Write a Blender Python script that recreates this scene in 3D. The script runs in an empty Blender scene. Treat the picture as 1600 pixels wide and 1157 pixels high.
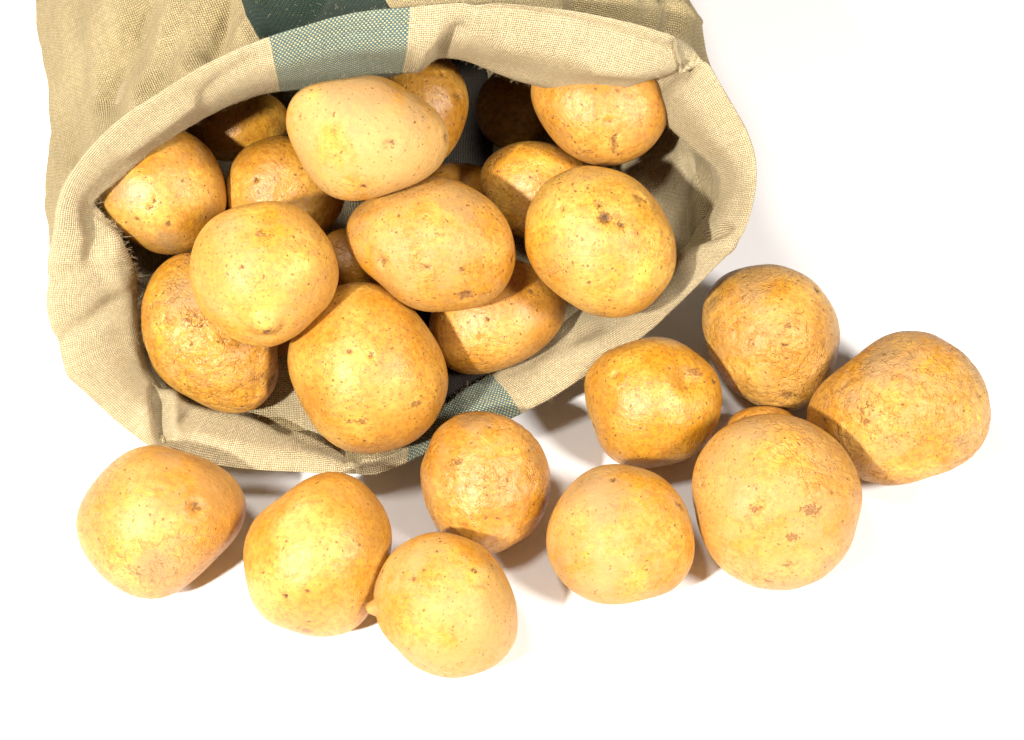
import bpy, bmesh, math, random
import numpy as np
from mathutils import Vector

# ------------------------------------------------------------------ camera
S = bpy.context.scene
PITCH = math.radians(55.0)
DIST = 0.95
LENS = 71.25
FPX = LENS / 36.0 * 1600.0
CX, CY = 800.0, 578.5
cam_pos = np.array([0.0, -DIST * math.cos(PITCH), DIST * math.sin(PITCH)])
VR = np.array([1.0, 0.0, 0.0])
VU = np.array([0.0, math.sin(PITCH), math.cos(PITCH)])
VF = np.array([0.0, math.cos(PITCH), -math.sin(PITCH)])
cd = bpy.data.cameras.new('camera')
cam = bpy.data.objects.new('camera', cd)
S.collection.objects.link(cam)
cam.location = cam_pos
cam.rotation_euler = (math.pi / 2 - PITCH, 0, 0)
cd.lens = LENS
cd.sensor_width = 36.0
cd.clip_start = 0.01
cd.clip_end = 50
S.camera = cam

# ------------------------------------------------------------------ world, lamps, exposure
W = bpy.data.worlds.new('World')
S.world = W
W.use_nodes = True
bg = W.node_tree.nodes['Background']
bg.inputs['Color'].default_value = (1.0, 0.93, 0.93, 1)
bg.inputs['Strength'].default_value = 0.09


def lamp(name, loc, target, power, size, col):
    ld = bpy.data.lights.new(name, 'AREA')
    ld.shape = 'DISK'
    ld.size = size
    ld.energy = power
    ld.color = col
    o = bpy.data.objects.new(name, ld)
    S.collection.objects.link(o)
    o.location = loc
    o.rotation_euler = (Vector(target) - Vector(loc)).to_track_quat('-Z', 'Y').to_euler()
    return o


lamp('desk_lamp_back_left', (-0.98, 0.70, 1.0), (0.0, 0.0, 0.02), 11.0, 0.07, (1.0, 0.92, 0.84))
lamp('desk_lamp_left', (-0.66, -0.86, 1.00), (0.0, 0.0, 0.05), 33.0, 0.09, (1.0, 0.95, 0.87))
lamp('desk_lamp_overhead', (-0.30, -0.20, 1.30), (0.0, 0.0, 0.05), 7.0, 0.22, (1.0, 0.96, 0.88))
lamp('desk_lamp_right', (0.82, -0.62, 1.00), (0.16, 0.05, 0.03), 20.0, 0.28, (1.0, 0.96, 0.92))
S.view_settings.view_transform = 'Standard'
S.view_settings.look = 'None'
S.view_settings.exposure = 0.31
S.view_settings.gamma = 1.0
S.view_settings.use_curve_mapping = False
S.cycles.max_bounces = 8
S.cycles.diffuse_bounces = 5


# ------------------------------------------------------------------ projection helpers
def ray(px, py):
    d = VF + VR * ((px - CX) / FPX) - VU * ((py - CY) / FPX)
    return d


def at(px, py, z):
    d = ray(px, py)
    t = (z - cam_pos[2]) / d[2]
    return cam_pos + d * t


def project(P):
    v = P - cam_pos
    dz = v @ VF
    return CX + FPX * (v @ VR) / dz, CY - FPX * (v @ VU) / dz


def sinnoise(P, scale, seed, n=14):
    """smooth pseudo noise: sum of sines in random directions, about -1..1"""
    r = np.random.RandomState(seed)
    out = np.zeros(len(P))
    for i in range(n):
        d = r.normal(size=3)
        d /= np.linalg.norm(d)
        k = scale * r.uniform(0.6, 1.5)
        out += np.sin((P @ d) * k * 2 * math.pi + r.uniform(0, 6.28))
    return out / math.sqrt(n) * 0.9


# ------------------------------------------------------------------ node helpers
class NT:
    def __init__(s, name):
        s.m = bpy.data.materials.new(name)
        s.m.use_nodes = True
        s.t = s.m.node_tree
        s.t.nodes.clear()
        s.out = s.n('ShaderNodeOutputMaterial')

    def n(s, typ, **kw):
        nd = s.t.nodes.new(typ)
        for k, v in kw.items():
            setattr(nd, k, v)
        return nd

    def set(s, sock, v):
        if isinstance(v, bpy.types.NodeSocket):
            s.t.links.new(v, sock)
        else:
            sock.default_value = v

    def math(s, op, a, b=0.0, c=0.0, clamp=False):
        nd = s.n('ShaderNodeMath', operation=op, use_clamp=clamp)
        s.set(nd.inputs[0], a)
        s.set(nd.inputs[1], b)
        s.set(nd.inputs[2], c)
        return nd.outputs[0]

    def mix(s, f, a, b, mode='MIX'):
        nd = s.n('ShaderNodeMix', data_type='RGBA', blend_type=mode)
        s.set(nd.inputs[0], f)
        s.set(nd.inputs[6], a)
        s.set(nd.inputs[7], b)
        return nd.outputs[2]

    def ramp(s, v, lo, hi, a=0.0, b=1.0):
        nd = s.n('ShaderNodeMapRange', interpolation_type='SMOOTHSTEP')
        s.set(nd.inputs[0], v)
        nd.inputs[1].default_value = lo
        nd.inputs[2].default_value = hi
        nd.inputs[3].default_value = a
        nd.inputs[4].default_value = b
        return nd.outputs[0]

    def noise(s, vec, scale, detail=3, rough=0.5, dist=0.0):
        nd = s.n('ShaderNodeTexNoise')
        s.set(nd.inputs['Vector'], vec)
        nd.inputs['Scale'].default_value = scale
        nd.inputs['Detail'].default_value = detail
        nd.inputs['Roughness'].default_value = rough
        nd.inputs['Distortion'].default_value = dist
        return nd.outputs['Fac']

    def vor(s, vec, scale, feature='F1', rand=1.0):
        nd = s.n('ShaderNodeTexVoronoi', feature=feature)
        s.set(nd.inputs['Vector'], vec)
        nd.inputs['Scale'].default_value = scale
        nd.inputs['Randomness'].default_value = rand
        return nd

    def bump(s, h, dist, strength=1.0, normal=None):
        nd = s.n('ShaderNodeBump')
        s.set(nd.inputs['Height'], h)
        nd.inputs['Distance'].default_value = dist
        nd.inputs['Strength'].default_value = strength
        if normal is not None:
            s.set(nd.inputs['Normal'], normal)
        return nd.outputs[0]


def rgb(*c):
    return (c[0], c[1], c[2], 1.0)


# ------------------------------------------------------------------ tabletop
def tabletop():
    m = NT('white_table')
    tc = m.n('ShaderNodeTexCoord').outputs['Object']
    b = m.n('ShaderNodeBsdfPrincipled')
    col = m.mix(m.noise(tc, 3.0, 4), rgb(0.86, 0.845, 0.845), rgb(0.89, 0.88, 0.875))
    m.set(b.inputs['Base Color'], col)
    b.inputs['Roughness'].default_value = 0.5
    b.inputs['Specular IOR Level'].default_value = 0.25
    m.set(b.inputs['Normal'], m.bump(m.noise(tc, 900, 2), 0.0001, 0.5))
    m.set(m.out.inputs[0], b.outputs[0])
    bm = bmesh.new()
    v = [bm.verts.new(p) for p in ((-2, -2, 0), (2, -2, 0), (2, 2, 0), (-2, 2, 0))]
    bm.faces.new(v)
    me = bpy.data.meshes.new('tabletop')
    bm.to_mesh(me)
    o = bpy.data.objects.new('tabletop', me)
    S.collection.objects.link(o)
    me.materials.append(m.m)
    o['kind'] = 'structure'
    o['label'] = 'plain white tabletop under the sack and the loose potatoes'


tabletop()

# ------------------------------------------------------------------ the sack surface
ST = [  # front fold (px,py,z) and turned-in hem (px,py,z)
    ((94, 309, .115), (149, 317, .100)), ((120, 255, .130), (185, 275, .105)),
    ((175, 195, .145), (240, 225, .110)), ((240, 150, .155), (300, 182, .115)),
    ((325, 98, .165), (370, 145, .120)), ((415, 60, .172), (430, 133, .122)),
    ((530, 25, .182), (535, 133, .125)), ((640, 12, .190), (625, 108, .135)),
    ((755, 4, .190), (700, 86, .140)), ((862, 11, .185), (790, 112, .130)),
    ((950, 26, .178), (862, 131, .125)), ((1030, 48, .170), (950, 143, .118)),
    ((1088, 72, .160), (1007, 142, .112)), ((1125, 130, .148), (1040, 190, .105)),
    ((1165, 200, .138), (1085, 235, .105)), ((1182, 265, .125), (1130, 280, .100)),
    ((1172, 340, .105), (1110, 350, .070)), ((1146, 385, .090), (1050, 420, .055)),
    ((1100, 435, .075), (990, 480, .040)), ((1050, 485, .062), (920, 490, .030)),
    ((1000, 530, .050), (885, 500, .025)), ((914, 587, .035), (831, 557, .022)),
    ((805, 649, .026), (760, 592, .020)), ((720, 680, .024), (700, 632, .020)),
    ((650, 718, .022), (650, 685, .018)), ((600, 738, .022), (600, 712, .018)),
    ((557, 743, .022), (545, 711, .018)), ((437, 737, .025), (450, 670, .018)),
    ((340, 728, .030), (372, 650, .022)), ((245, 702, .035), (300, 632, .028)),
    ((166, 645, .045), (240, 590, .035)), ((110, 580, .058), (219, 527, .050)),
    ((76, 500, .075), (217, 466, .060)), ((74, 422, .092), (212, 415, .075)),
    ((83, 370, .105), (180, 358, .090)),
]
NS = len(ST)
PER = 22
NC = NS * PER


def periodic(P):
    P = np.asarray(P, float)
    n = len(P)
    out = []
    for i in range(n):
        p0, p1, p2, p3 = P[(i - 1) % n], P[i], P[(i + 1) % n], P[(i + 2) % n]
        for k in range(PER):
            t = k / PER
            out.append(0.5 * (2 * p1 + (p2 - p0) * t + (2 * p0 - 5 * p1 + 4 * p2 - p3) * t * t
                              + (3 * p1 - p0 - 3 * p2 + p3) * t ** 3))
    return np.array(out)


ridge = periodic([at(*s[0]) for s in ST])
hem = periodic([at(*s[1]) for s in ST])
ANG = {0: 175, 4: 130, 7: 95, 10: 60, 12: 42, 15: 8, 17: -10, 20: -40, 23: -75, 26: -95, 29: -125, 32: -160,
       34: -176, 35: -185}
ang = np.radians(np.interp(np.arange(NC) / PER, list(ANG.keys()), list(ANG.values())))


def section(y, cx, a, b, p=2.5, sag=0.0):
    c, s = np.cos(ang), np.sin(ang)
    x = cx + a * np.sign(c) * np.abs(c) ** (2 / p)
    z = b + b * np.sign(s) * np.abs(s) ** (2 / p)
    return np.stack([x, np.full(NC, y) + 0.02 * np.cos(ang * 3), z + 0.002 - sag * np.exp(-((x - cx) / .05) ** 2) * (s > 0)], 1)


S1 = section(.17, -.0785, .1465, .082)
S2 = section(.28, -.09, .145, .078)
S3 = section(.38, -.10, .135, .06)
S4 = section(.46, -.09, .13, .035)
S5 = section(.49, -.09, .10, .010)
axis = np.array([-.068, 0, .08])


def shrink(P, d):
    c = P.mean(0)
    v = P - c
    L = np.linalg.norm(v, axis=1, keepdims=True)
    return P - v / L * d


tang = np.roll(ridge, -1, 0) - np.roll(ridge, 1, 0)
nout = np.cross(tang, ridge - hem)
nout /= np.linalg.norm(nout, axis=1, keepdims=True)
sgn = np.sign(((cam_pos - ridge) * nout).sum(1))[:, None]
nout *= sgn
nout = (nout + np.roll(nout, 8, 0) + np.roll(nout, -8, 0) + np.roll(nout, 16, 0) + np.roll(nout, -16, 0))
nout /= np.linalg.norm(nout, axis=1, keepdims=True)
wid = np.linalg.norm(ridge - hem, axis=1, keepdims=True)
into = (S1 - ridge)
into /= np.linalg.norm(into, axis=1, keepdims=True)

hem_in = hem - nout * 0.0022 + into * 0.001
mid0 = hem * .93 + ridge * .07 + nout * (.0012 + .05 * wid)
mid1 = hem * .68 + ridge * .32 + nout * (.13 * wid)
mid2 = hem * .32 + ridge * .68 + nout * (.15 * wid)
topness = np.clip((ridge[:, 2:3] - .10) / .06, 0, 1)
dn = np.array([[0, 0, 1.0]])
C0 = ridge * .955 + S1 * .045 - dn * (.004 + .009 * topness)
C1 = ridge * .83 + S1 * .17 - dn * (.006 + .012 * topness)
C2 = ridge * .5 + S1 * .5
I1 = shrink(ridge * .80 + S1 * .20, .014) - dn * .026 * topness
I2 = shrink(ridge * .5 + S1 * .5, .016) - dn * .012 * topness
I3 = shrink(S1, .016)
I4 = shrink(S2, .014)
I5 = shrink(S3, .012)
Ih = hem * .55 + I1 * .45 - nout * .004

seq = [(I5, 6), (I4, 10), (I3, 14), (I2, 16), (I1, 14), (Ih, 14), (hem_in, 3), (hem, 4), (mid0, 10), (mid1, 12),
       (mid2, 14), (ridge, 8), (C0, 12), (C1, 26), (C2, 30), (S1, 14), (S2, 10), (S3, 8), (S4, 4), (S5, 1)]
rings = [s[0] for s in seq]
rows, tag = [], []
for i in range(len(seq) - 1):
    p1, p2 = rings[i], rings[i + 1]
    p0 = rings[max(i - 1, 0)]
    p3 = rings[min(i + 2, len(rings) - 1)]

    def dd(a, b):
        return np.maximum(np.linalg.norm(b - a, axis=1, keepdims=True), 1e-6)
    d0, d1, d2 = dd(p0, p1), dd(p1, p2), dd(p2, p3)
    # centripetal-like tangents so that short and long spans meet without loops
    m1 = d1 * ((p1 - p0) / d0 * d1 + (p2 - p1) / d1 * d0) / (d0 + d1) if i > 0 else (p2 - p1)
    m2 = d1 * ((p2 - p1) / d1 * d2 + (p3 - p2) / d2 * d1) / (d1 + d2) if i + 2 < len(rings) else (p2 - p1)
    for k in range(seq[i][1]):
        t = k / seq[i][1]
        rows.append((2 * t ** 3 - 3 * t * t + 1) * p1 + (t ** 3 - 2 * t * t + t) * m1 + (-2 * t ** 3 + 3 * t * t) * p2
                    + (t ** 3 - t * t) * m2)
        tag.append(i + t)
rows.append(rings[-1])
tag.append(len(rings) - 1.0)
G = np.array(rows)
tag = np.array(tag)
NR = len(G)
IDX_HEM = 7.0
IDX_RIDGE = 11.0


def grid_normals(G):
    du = np.roll(G, -1, 1) - np.roll(G, 1, 1)
    dv = np.gradient(G, axis=0)
    n = np.cross(dv, du)
    n /= np.maximum(np.linalg.norm(n, axis=2, keepdims=True), 1e-12)
    return n


N = grid_normals(G)
# outside of the cloth: cuff must face the camera
r_mid = np.argmin(np.abs(tag - 9.5))
if ((cam_pos - G[r_mid]) * N[r_mid]).sum(1).mean() < 0:
    N = -N
    FLIP = True
else:
    FLIP = False

# wrinkles: (polyline in picture coordinates, half width px, depth m, first ring, last ring)
CREASE = [
    ([(98, 530), (140, 503), (186, 470)], 13, -.0035, 7, 12),
    ([(120, 545), (165, 520), (200, 498)], 13, .0015, 7, 12),
    ([(146, 335), (152, 372), (146, 402)], 15, -.0045, 7, 11.5),
    ([(180, 380), (175, 420), (190, 450)], 14, .002, 7, 11.5),
    ([(255, 684), (251, 655), (246, 610)], 8, -.010, 7, 12),
    ([(275, 690), (272, 660), (270, 622)], 12, .003, 7, 12),
    ([(232, 680), (226, 640)], 12, .0025, 7, 12),
    ([(546, 745), (550, 722), (552, 705)], 9, -.0045, 7, 12),
    ([(85, 440), (120, 425), (160, 430)], 15, -.002, 8, 12),
    ([(96, 590), (150, 570), (210, 560)], 20, .002, 8, 12),
    ([(683, 82), (700, 68), (716, 50)], 12, -.005, 7, 11),
    ([(650, 100), (672, 70), (680, 40)], 14, .003, 7, 11),
    ([(740, 8), (858, 26), (950, 48), (1050, 80)], 6, -.0035, 8, 11.6),
    ([(1104, 70), (1093, 84), (1081, 100), (1064, 122), (1030, 136), (1000, 143)], 9, -.0045, 7, 12.5),
    ([(1070, 70), (1094, 80)], 12, -.009, 9.5, 13),
    ([(930, 100), (1000, 105), (1050, 100)], 16, .003, 7.5, 11),
    ([(800, 70), (900, 90), (980, 96)], 20, .002, 7.5, 11),
    ([(1050, 388), (1085, 372), (1130, 360)], 9, -.005, 5.5, 11.5),
    ([(1060, 412), (1100, 396), (1135, 380)], 12, .003, 5.5, 11.5),
    ([(900, 524), (925, 513)], 14, -.003, 6, 11),
    ([(165, 150), (200, 80), (225, 10)], 20, -.003, 12, 16),
    ([(215, 160), (250, 90), (270, 10)], 18, .0025, 12, 16),
    ([(330, 80), (345, 40), (350, 0)], 13, -.004, 11.5, 16),
    ([(290, 110), (300, 60), (305, 0)], 12, .002, 11.5, 16),
    ([(110, 240), (120, 120), (115, 0)], 18, -.002, 12, 16),
    ([(380, 60), (400, 30), (405, 0)], 12, .003, 11.5, 16),
    ([(430, 45), (470, 25), (500, 0)], 15, -.004, 11.5, 16),
    ([(900, 15), (980, 25), (1040, 50)], 14, -.006, 11.6, 15),
    ([(1050, 10), (1070, 40)], 12, .004, 11.6, 15),
    ([(320, 150), (350, 118), (400, 85)], 9, -.002, 8, 10.8),
    ([(200, 235), (240, 205), (300, 160)], 10, .002, 8, 10.8),
    ([(430, 95), (520, 75), (640, 60)], 18, .0025, 8, 10.8),
    ([(320, 690), (400, 705), (500, 722)], 14, .002, 7.5, 11),
    ([(850, 580), (950, 530), (1040, 470)], 14, .002, 7.5, 11),
    ([(410, 640), (450, 668)], 10, -.003, 6, 9),
]
flat = G.reshape(-1, 3)
disp = np.zeros(len(flat))
tg = np.repeat(tag, NC)
NSM = N.copy()
for _ in range(30):
    NSM = (NSM * 2 + np.roll(NSM, 1, 1) + np.roll(NSM, -1, 1)) / 4
    NSM[1:-1] = (NSM[1:-1] * 2 + NSM[2:] + NSM[:-2]) / 4
NSM /= np.linalg.norm(NSM, axis=2, keepdims=True)
PX, PY = project(flat)
for pts, w, dep, r0, r1 in CREASE:
    d = np.full(len(flat), 1e9)
    for (x0, y0), (x1, y1) in zip(pts[:-1], pts[1:]):
        ex, ey = x1 - x0, y1 - y0
        t = np.clip(((PX - x0) * ex + (PY - y0) * ey) / (ex * ex + ey * ey), 0, 1)
        d = np.minimum(d, np.hypot(PX - x0 - t * ex, PY - y0 - t * ey))
    win = np.clip((tg - r0) / .5, 0, 1) * np.clip((r1 - tg) / .5, 0, 1)
    disp += dep * (2.0 if r0 >= 11.5 else 1.0) * np.exp(-(d / w) ** 2) * win
amp = np.interp(tg, [0, 6, 7, 8, 11, 12, 14, 19], [.004, .002, .0006, .0009, .0006, .0007, .0016, .004])
disp += sinnoise(flat, 14, 3) * amp
disp += sinnoise(flat, 34, 4) * amp * .38
disp += sinnoise(flat, 80, 5) * amp * .12
# long soft pleats running back along the body
ucol = np.tile(np.arange(NC) / PER, NR)
disp += np.interp(tg, [11.5, 13.5, 17], [0, .0010, .0016]) * np.sin(ucol * 5.3 + 1.3 * np.sin(ucol * 2.1)) * .8
G = (flat + NSM.reshape(-1, 3) * disp[:, None]).reshape(NR, NC, 3)
for _ in range(3):
    lap = (np.roll(G, 1, 1) + np.roll(G, -1, 1)) / 2 - G
    G = G + lap * .5
    G[1:-1] += ((G[2:] + G[:-2]) / 2 - G[1:-1]) * .25
G[..., 2] = np.maximum(G[..., 2], .0015)
N = grid_normals(G)
if FLIP:
    N = -N

# cloth coordinates in metres: u across the threads round the sack, v along it
du = np.linalg.norm(np.roll(ridge, -1, 0) - ridge, axis=1)
U = np.concatenate([[0], np.cumsum(du)])
dv = np.linalg.norm(np.diff(G, axis=0), axis=2).mean(1)
col_len = np.linalg.norm(np.diff(G, axis=0), axis=2)
Vv = np.concatenate([np.zeros((1, NC)), np.cumsum(col_len, 0)])
hr = np.argmin(np.abs(tag - IDX_RIDGE))
Vv = Vv - Vv[hr][None, :] * 1.0
V2 = np.concatenate([Vv, Vv[:, :1]], 1)


def cloth_material(name, warp, weft, hole=None):
    m = NT(name)
    uv = m.n('ShaderNodeUVMap', uv_map='cloth').outputs[0]
    nz = m.n('ShaderNodeTexNoise')
    m.set(nz.inputs['Vector'], uv)
    nz.inputs['Scale'].default_value = 160
    nz.inputs['Detail'].default_value = 2
    off = m.n('ShaderNodeVectorMath', operation='SUBTRACT')
    m.set(off.inputs[0], nz.outputs['Color'])
    off.inputs[1].default_value = (.5, .5, .5)
    sc = m.n('ShaderNodeVectorMath', operation='SCALE')
    m.set(sc.inputs[0], off.outputs[0])
    sc.inputs['Scale'].default_value = .0011
    ad = m.n('ShaderNodeVectorMath', operation='ADD')
    m.set(ad.inputs[0], uv)
    m.set(ad.inputs[1], sc.outputs[0])
    sep = m.n('ShaderNodeSeparateXYZ')
    m.set(sep.inputs[0], ad.outputs[0])
    F = 1 / .00092
    u = m.math('MULTIPLY', sep.outputs[0], F)
    v = m.math('MULTIPLY', sep.outputs[1], F * .92)
    fu, fv = m.math('FLOOR', u), m.math('FLOOR', v)
    chk = m.math('MODULO', m.math('ABSOLUTE', m.math('ADD', fu, fv)), 2.0)
    lu = m.math('SUBTRACT', m.math('SUBTRACT', u, fu), .5)
    lv = m.math('SUBTRACT', m.math('SUBTRACT', v, fv), .5)
    cu = m.math('COSINE', m.math('MULTIPLY', lu, math.pi))
    cv = m.math('COSINE', m.math('MULTIPLY', lv, math.pi))
    hw = m.math('MULTIPLY', cu, m.math('MULTIPLY_ADD', cv, .5, .5))
    hf = m.math('MULTIPLY', cv, m.math('MULTIPLY_ADD', cu, .5, .5))
    mx = m.n('ShaderNodeMix', data_type='FLOAT')
    m.set(mx.inputs[0], chk)
    m.set(mx.inputs[2], hw)
    m.set(mx.inputs[3], hf)
    h = mx.outputs[0]

    # thread by thread tone
    def thread(f, seed):
        cmb = m.n('ShaderNodeCombineXYZ')
        m.set(cmb.inputs[0], f)
        cmb.inputs[1].default_value = seed
        wn = m.n('ShaderNodeTexWhiteNoise', noise_dimensions='2D')
        m.set(wn.inputs['Vector'], cmb.outputs[0])
        return wn.outputs['Value']
    tw, tf = thread(fu, 3.1), thread(fv, 8.7)
    cw = m.mix(m.math('MULTIPLY', tw, .55), warp[0], warp[1])
    cf = m.mix(m.math('MULTIPLY', tf, .55), weft[0], weft[1])
    col = m.mix(chk, cw, cf)
    slub = m.noise(uv, 420, 3, .6)
    col = m.mix(m.ramp(slub, .35, .7), col, m.mix(1.0, col, rgb(1.22, 1.2, 1.15), 'MULTIPLY'))
    big = m.noise(uv, 25, 3)
    col = m.mix(m.ramp(big, .4, .7, 0, .25), col, m.mix(1.0, col, rgb(.82, .76, .66), 'MULTIPLY'))
    gap = m.ramp(h, .05, .62, 1, 0)  # fine shadow between threads, painted into the colour
    col = m.mix(m.math('MULTIPLY', gap, .8), col, m.mix(1.0, col, rgb(.42, .34, .24), 'MULTIPLY'))
    fib = m.noise(uv, 2500, 2, .7)
    b = m.n('ShaderNodeBsdfPrincipled')
    m.set(b.inputs['Base Color'], col)
    b.inputs['Roughness'].default_value = .85
    b.inputs['Specular IOR Level'].default_value = .15
    b.inputs['Sheen Weight'].default_value = .06
    b.inputs['Sheen Roughness'].default_value = .5
    hh = m.math('ADD', h, m.math('MULTIPLY', fib, .35))
    hh = m.math('ADD', hh, m.math('MULTIPLY', slub, .8))
    m.set(b.inputs['Normal'], m.bump(hh, .0008, 1.0))
    tr = m.n('ShaderNodeBsdfTranslucent')
    m.set(tr.inputs['Color'], col)
    ms = m.n('ShaderNodeMixShader')
    ms.inputs[0].default_value = .05
    m.set(ms.inputs[1], b.outputs[0])
    m.set(ms.inputs[2], tr.outputs[0])
    m.set(m.out.inputs[0], ms.outputs[0])
    return m.m


LIN = (rgb(.385, .305, .145), rgb(.50, .41, .23))
M_linen = cloth_material('beige_linen', LIN, (rgb(.48, .385, .205), rgb(.58, .48, .29)))
LIN2 = (rgb(.54, .44, .25), rgb(.69, .59, .39))
M_linen_in = cloth_material('cream_linen_inner_face', LIN2, (rgb(.60, .50, .30), rgb(.70, .61, .41)))
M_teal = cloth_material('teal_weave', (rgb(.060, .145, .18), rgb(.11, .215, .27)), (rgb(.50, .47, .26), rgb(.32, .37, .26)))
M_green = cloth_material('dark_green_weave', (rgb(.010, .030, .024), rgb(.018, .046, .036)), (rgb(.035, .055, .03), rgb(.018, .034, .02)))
M_inner_shade = cloth_material('shade_darkened_weave', (rgb(.018, .014, .010), rgb(.028, .022, .015)), (rgb(.045, .032, .020), rgb(.030, .022, .014)))  # stripe inside the sack: interior shade put into the cloth colour
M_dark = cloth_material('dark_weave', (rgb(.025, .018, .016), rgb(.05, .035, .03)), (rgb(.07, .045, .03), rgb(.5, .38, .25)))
M_fibre = NT('linen_fibre')
bb = M_fibre.n('ShaderNodeBsdfPrincipled')
bb.inputs['Base Color'].default_value = rgb(.60, .48, .30)
bb.inputs['Roughness'].default_value = .7
M_fibre.set(M_fibre.out.inputs[0], bb.outputs[0])
M_fibre = M_fibre.m

sack = bpy.data.objects.new('potato_sack', None)
S.collection.objects.link(sack)
sack.location = (-.07, .12, 0)
sack['label'] = 'open beige linen sack with teal stripes lying on its side, potatoes spilling out'
sack['category'] = 'sack'


def station_of_px(ring, pxs, lo, hi):
    x, _ = project(ring)
    a, b = int(lo * PER), int(hi * PER)
    i = a + np.argmin(np.abs(x[a:b] - pxs))
    return int(i)


t0, t1 = station_of_px(ridge, 418, 4, 8), station_of_px(ridge, 640, 5, 8)
b0, b1 = station_of_px(ridge, 812, 20, 24), station_of_px(ridge, 636, 22, 26)
d0_, d1_ = int(12.3 * PER), int(14.3 * PER)


def piece(name, mat, r0, r1, cols):
    """cloth between rows r0..r1 over a run of columns (indices, may wrap)"""
    cols = list(cols)
    full = len(cols) >= NC
    cc = cols if full else cols + [cols[-1] + 1]
    R = r1 - r0 + 1
    ci = np.array(cc) % NC
    P = G[r0:r1 + 1][:, ci].reshape(-1, 3) - np.array(sack.location)
    NN = N[r0:r1 + 1][:, ci].reshape(-1, 3)
    n = len(cc)
    nq = n if full else n - 1
    r_ = np.arange(R - 1)[:, None]
    c_ = np.arange(nq)[None, :]
    a = r_ * n + c_
    b = r_ * n + (c_ + 1) % n
    c = (r_ + 1) * n + (c_ + 1) % n
    d = (r_ + 1) * n + c_
    F = np.stack([a, b, c, d] if FLIP else [a, d, c, b], -1).reshape(-1, 4)
    me = bpy.data.meshes.new(name)
    me.vertices.add(len(P))
    me.vertices.foreach_set('co', P.ravel())
    me.loops.add(F.size)
    me.loops.foreach_set('vertex_index', F.ravel())
    me.polygons.add(len(F))
    me.polygons.foreach_set('loop_start', np.arange(0, F.size, 4))
    me.polygons.foreach_set('loop_total', np.full(len(F), 4))
    me.update(calc_edges=True)
    lay = me.uv_layers.new(name='cloth')
    colv = np.array(cc)
    fr = F.reshape(-1)
    row_i, col_i = fr // n, fr % n
    # column of a loop; wrap for the last quad of a full ring
    uc = colv[col_i].astype(float)
    if full:
        q = np.repeat(np.arange(len(F)), 4)
        last = (q % nq) == nq - 1
        uc = np.where(last & (col_i == 0), NC, uc)
    wrap = np.floor(uc / NC)
    um = uc - wrap * NC
    uu = np.interp(um, np.arange(NC + 1), U) + wrap * U[-1]
    vv = Vv[r0 + row_i, (uc.astype(int)) % NC]
    lay.data.foreach_set('uv', np.stack([uu, vv], 1).ravel())
    me.polygons.foreach_set('use_smooth', np.ones(len(F), bool))
    me.normals_split_custom_set_from_vertices(NN.tolist())
    me.materials.append(mat)
    o = bpy.data.objects.new(name, me)
    S.collection.objects.link(o)
    o.parent = sack
    return o


rh = int(np.argmin(np.abs(tag - 6.0)))
rr = int(np.argmin(np.abs(tag - 11.6)))
runs = [list(range(t1, d0_)), list(range(d0_, d1_)), list(range(d1_, b0)), list(range(b1, t0 + NC))]
# beige cloth, joined per zone
for nm, ra, rb in (('lining', 0, rh), ('turned_hem', rh, rr), ('body', rr, NR - 1)):
    parts = []
    for k, run in enumerate(runs):
        if nm == 'lining' and k == 1:
            continue
        parts.append(piece(nm, M_linen, ra, rb, run))
    base = parts[0]
    bm = bmesh.new()
    # join the runs of a zone into one mesh by vertex arrays, keeping cloth coordinates and normals
    import itertools
    vs, fs, uvs, nns = [], [], [], []
    offv = 0
    for p in parts:
        me = p.data
        nv = len(me.vertices)
        co = np.empty(nv * 3)
        me.vertices.foreach_get('co', co)
        li = np.empty(len(me.loops), int)
        me.loops.foreach_get('vertex_index', li)
        uvd = np.empty(len(me.loops) * 2)
        me.uv_layers['cloth'].data.foreach_get('uv', uvd)
        nn = np.empty(len(me.loops) * 3)
        me.corner_normals.foreach_get('vector', nn)
        vs.append(co)
        fs.append(li + offv)
        uvs.append(uvd)
        nns.append(nn)
        offv += nv
    bm.free()
    me = bpy.data.meshes.new(nm)
    co = np.concatenate(vs)
    li = np.concatenate(fs)
    me.vertices.add(len(co) // 3)
    me.vertices.foreach_set('co', co)
    me.loops.add(len(li))
    me.loops.foreach_set('vertex_index', li)
    me.polygons.add(len(li) // 4)
    me.polygons.foreach_set('loop_start', np.arange(0, len(li), 4))
    me.polygons.foreach_set('loop_total', np.full(len(li) // 4, 4))
    me.update(calc_edges=True)
    lay = me.uv_layers.new(name='cloth')
    lay.data.foreach_set('uv', np.concatenate(uvs))
    me.polygons.foreach_set('use_smooth', np.ones(len(li) // 4, bool))
    me.normals_split_custom_set(np.concatenate(nns).reshape(-1, 3).tolist())
    me.materials.append(M_linen if nm == 'body' else M_linen_in)
    for p in parts:
        om = p.data
        bpy.data.objects.remove(p)
        bpy.data.meshes.remove(om)
    o = bpy.data.objects.new(nm, me)
    S.collection.objects.link(o)
    o.parent = sack
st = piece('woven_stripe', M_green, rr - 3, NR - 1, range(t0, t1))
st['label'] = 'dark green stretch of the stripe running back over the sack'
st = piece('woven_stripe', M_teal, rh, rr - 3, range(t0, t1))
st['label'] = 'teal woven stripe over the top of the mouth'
st = piece('woven_stripe', M_inner_shade, 0, rh, range(t0, t1))
st['label'] = 'stretch of the stripe inside the sack, coloured near black for shade'
st = piece('woven_stripe', M_inner_shade, 0, rh - 4, range(b0, b1))
st['label'] = 'stretch of the stripe on the sack floor, coloured near black for shade'
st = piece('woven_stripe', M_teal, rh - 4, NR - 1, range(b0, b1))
st['label'] = 'teal woven stripe across the bottom lip'
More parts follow.
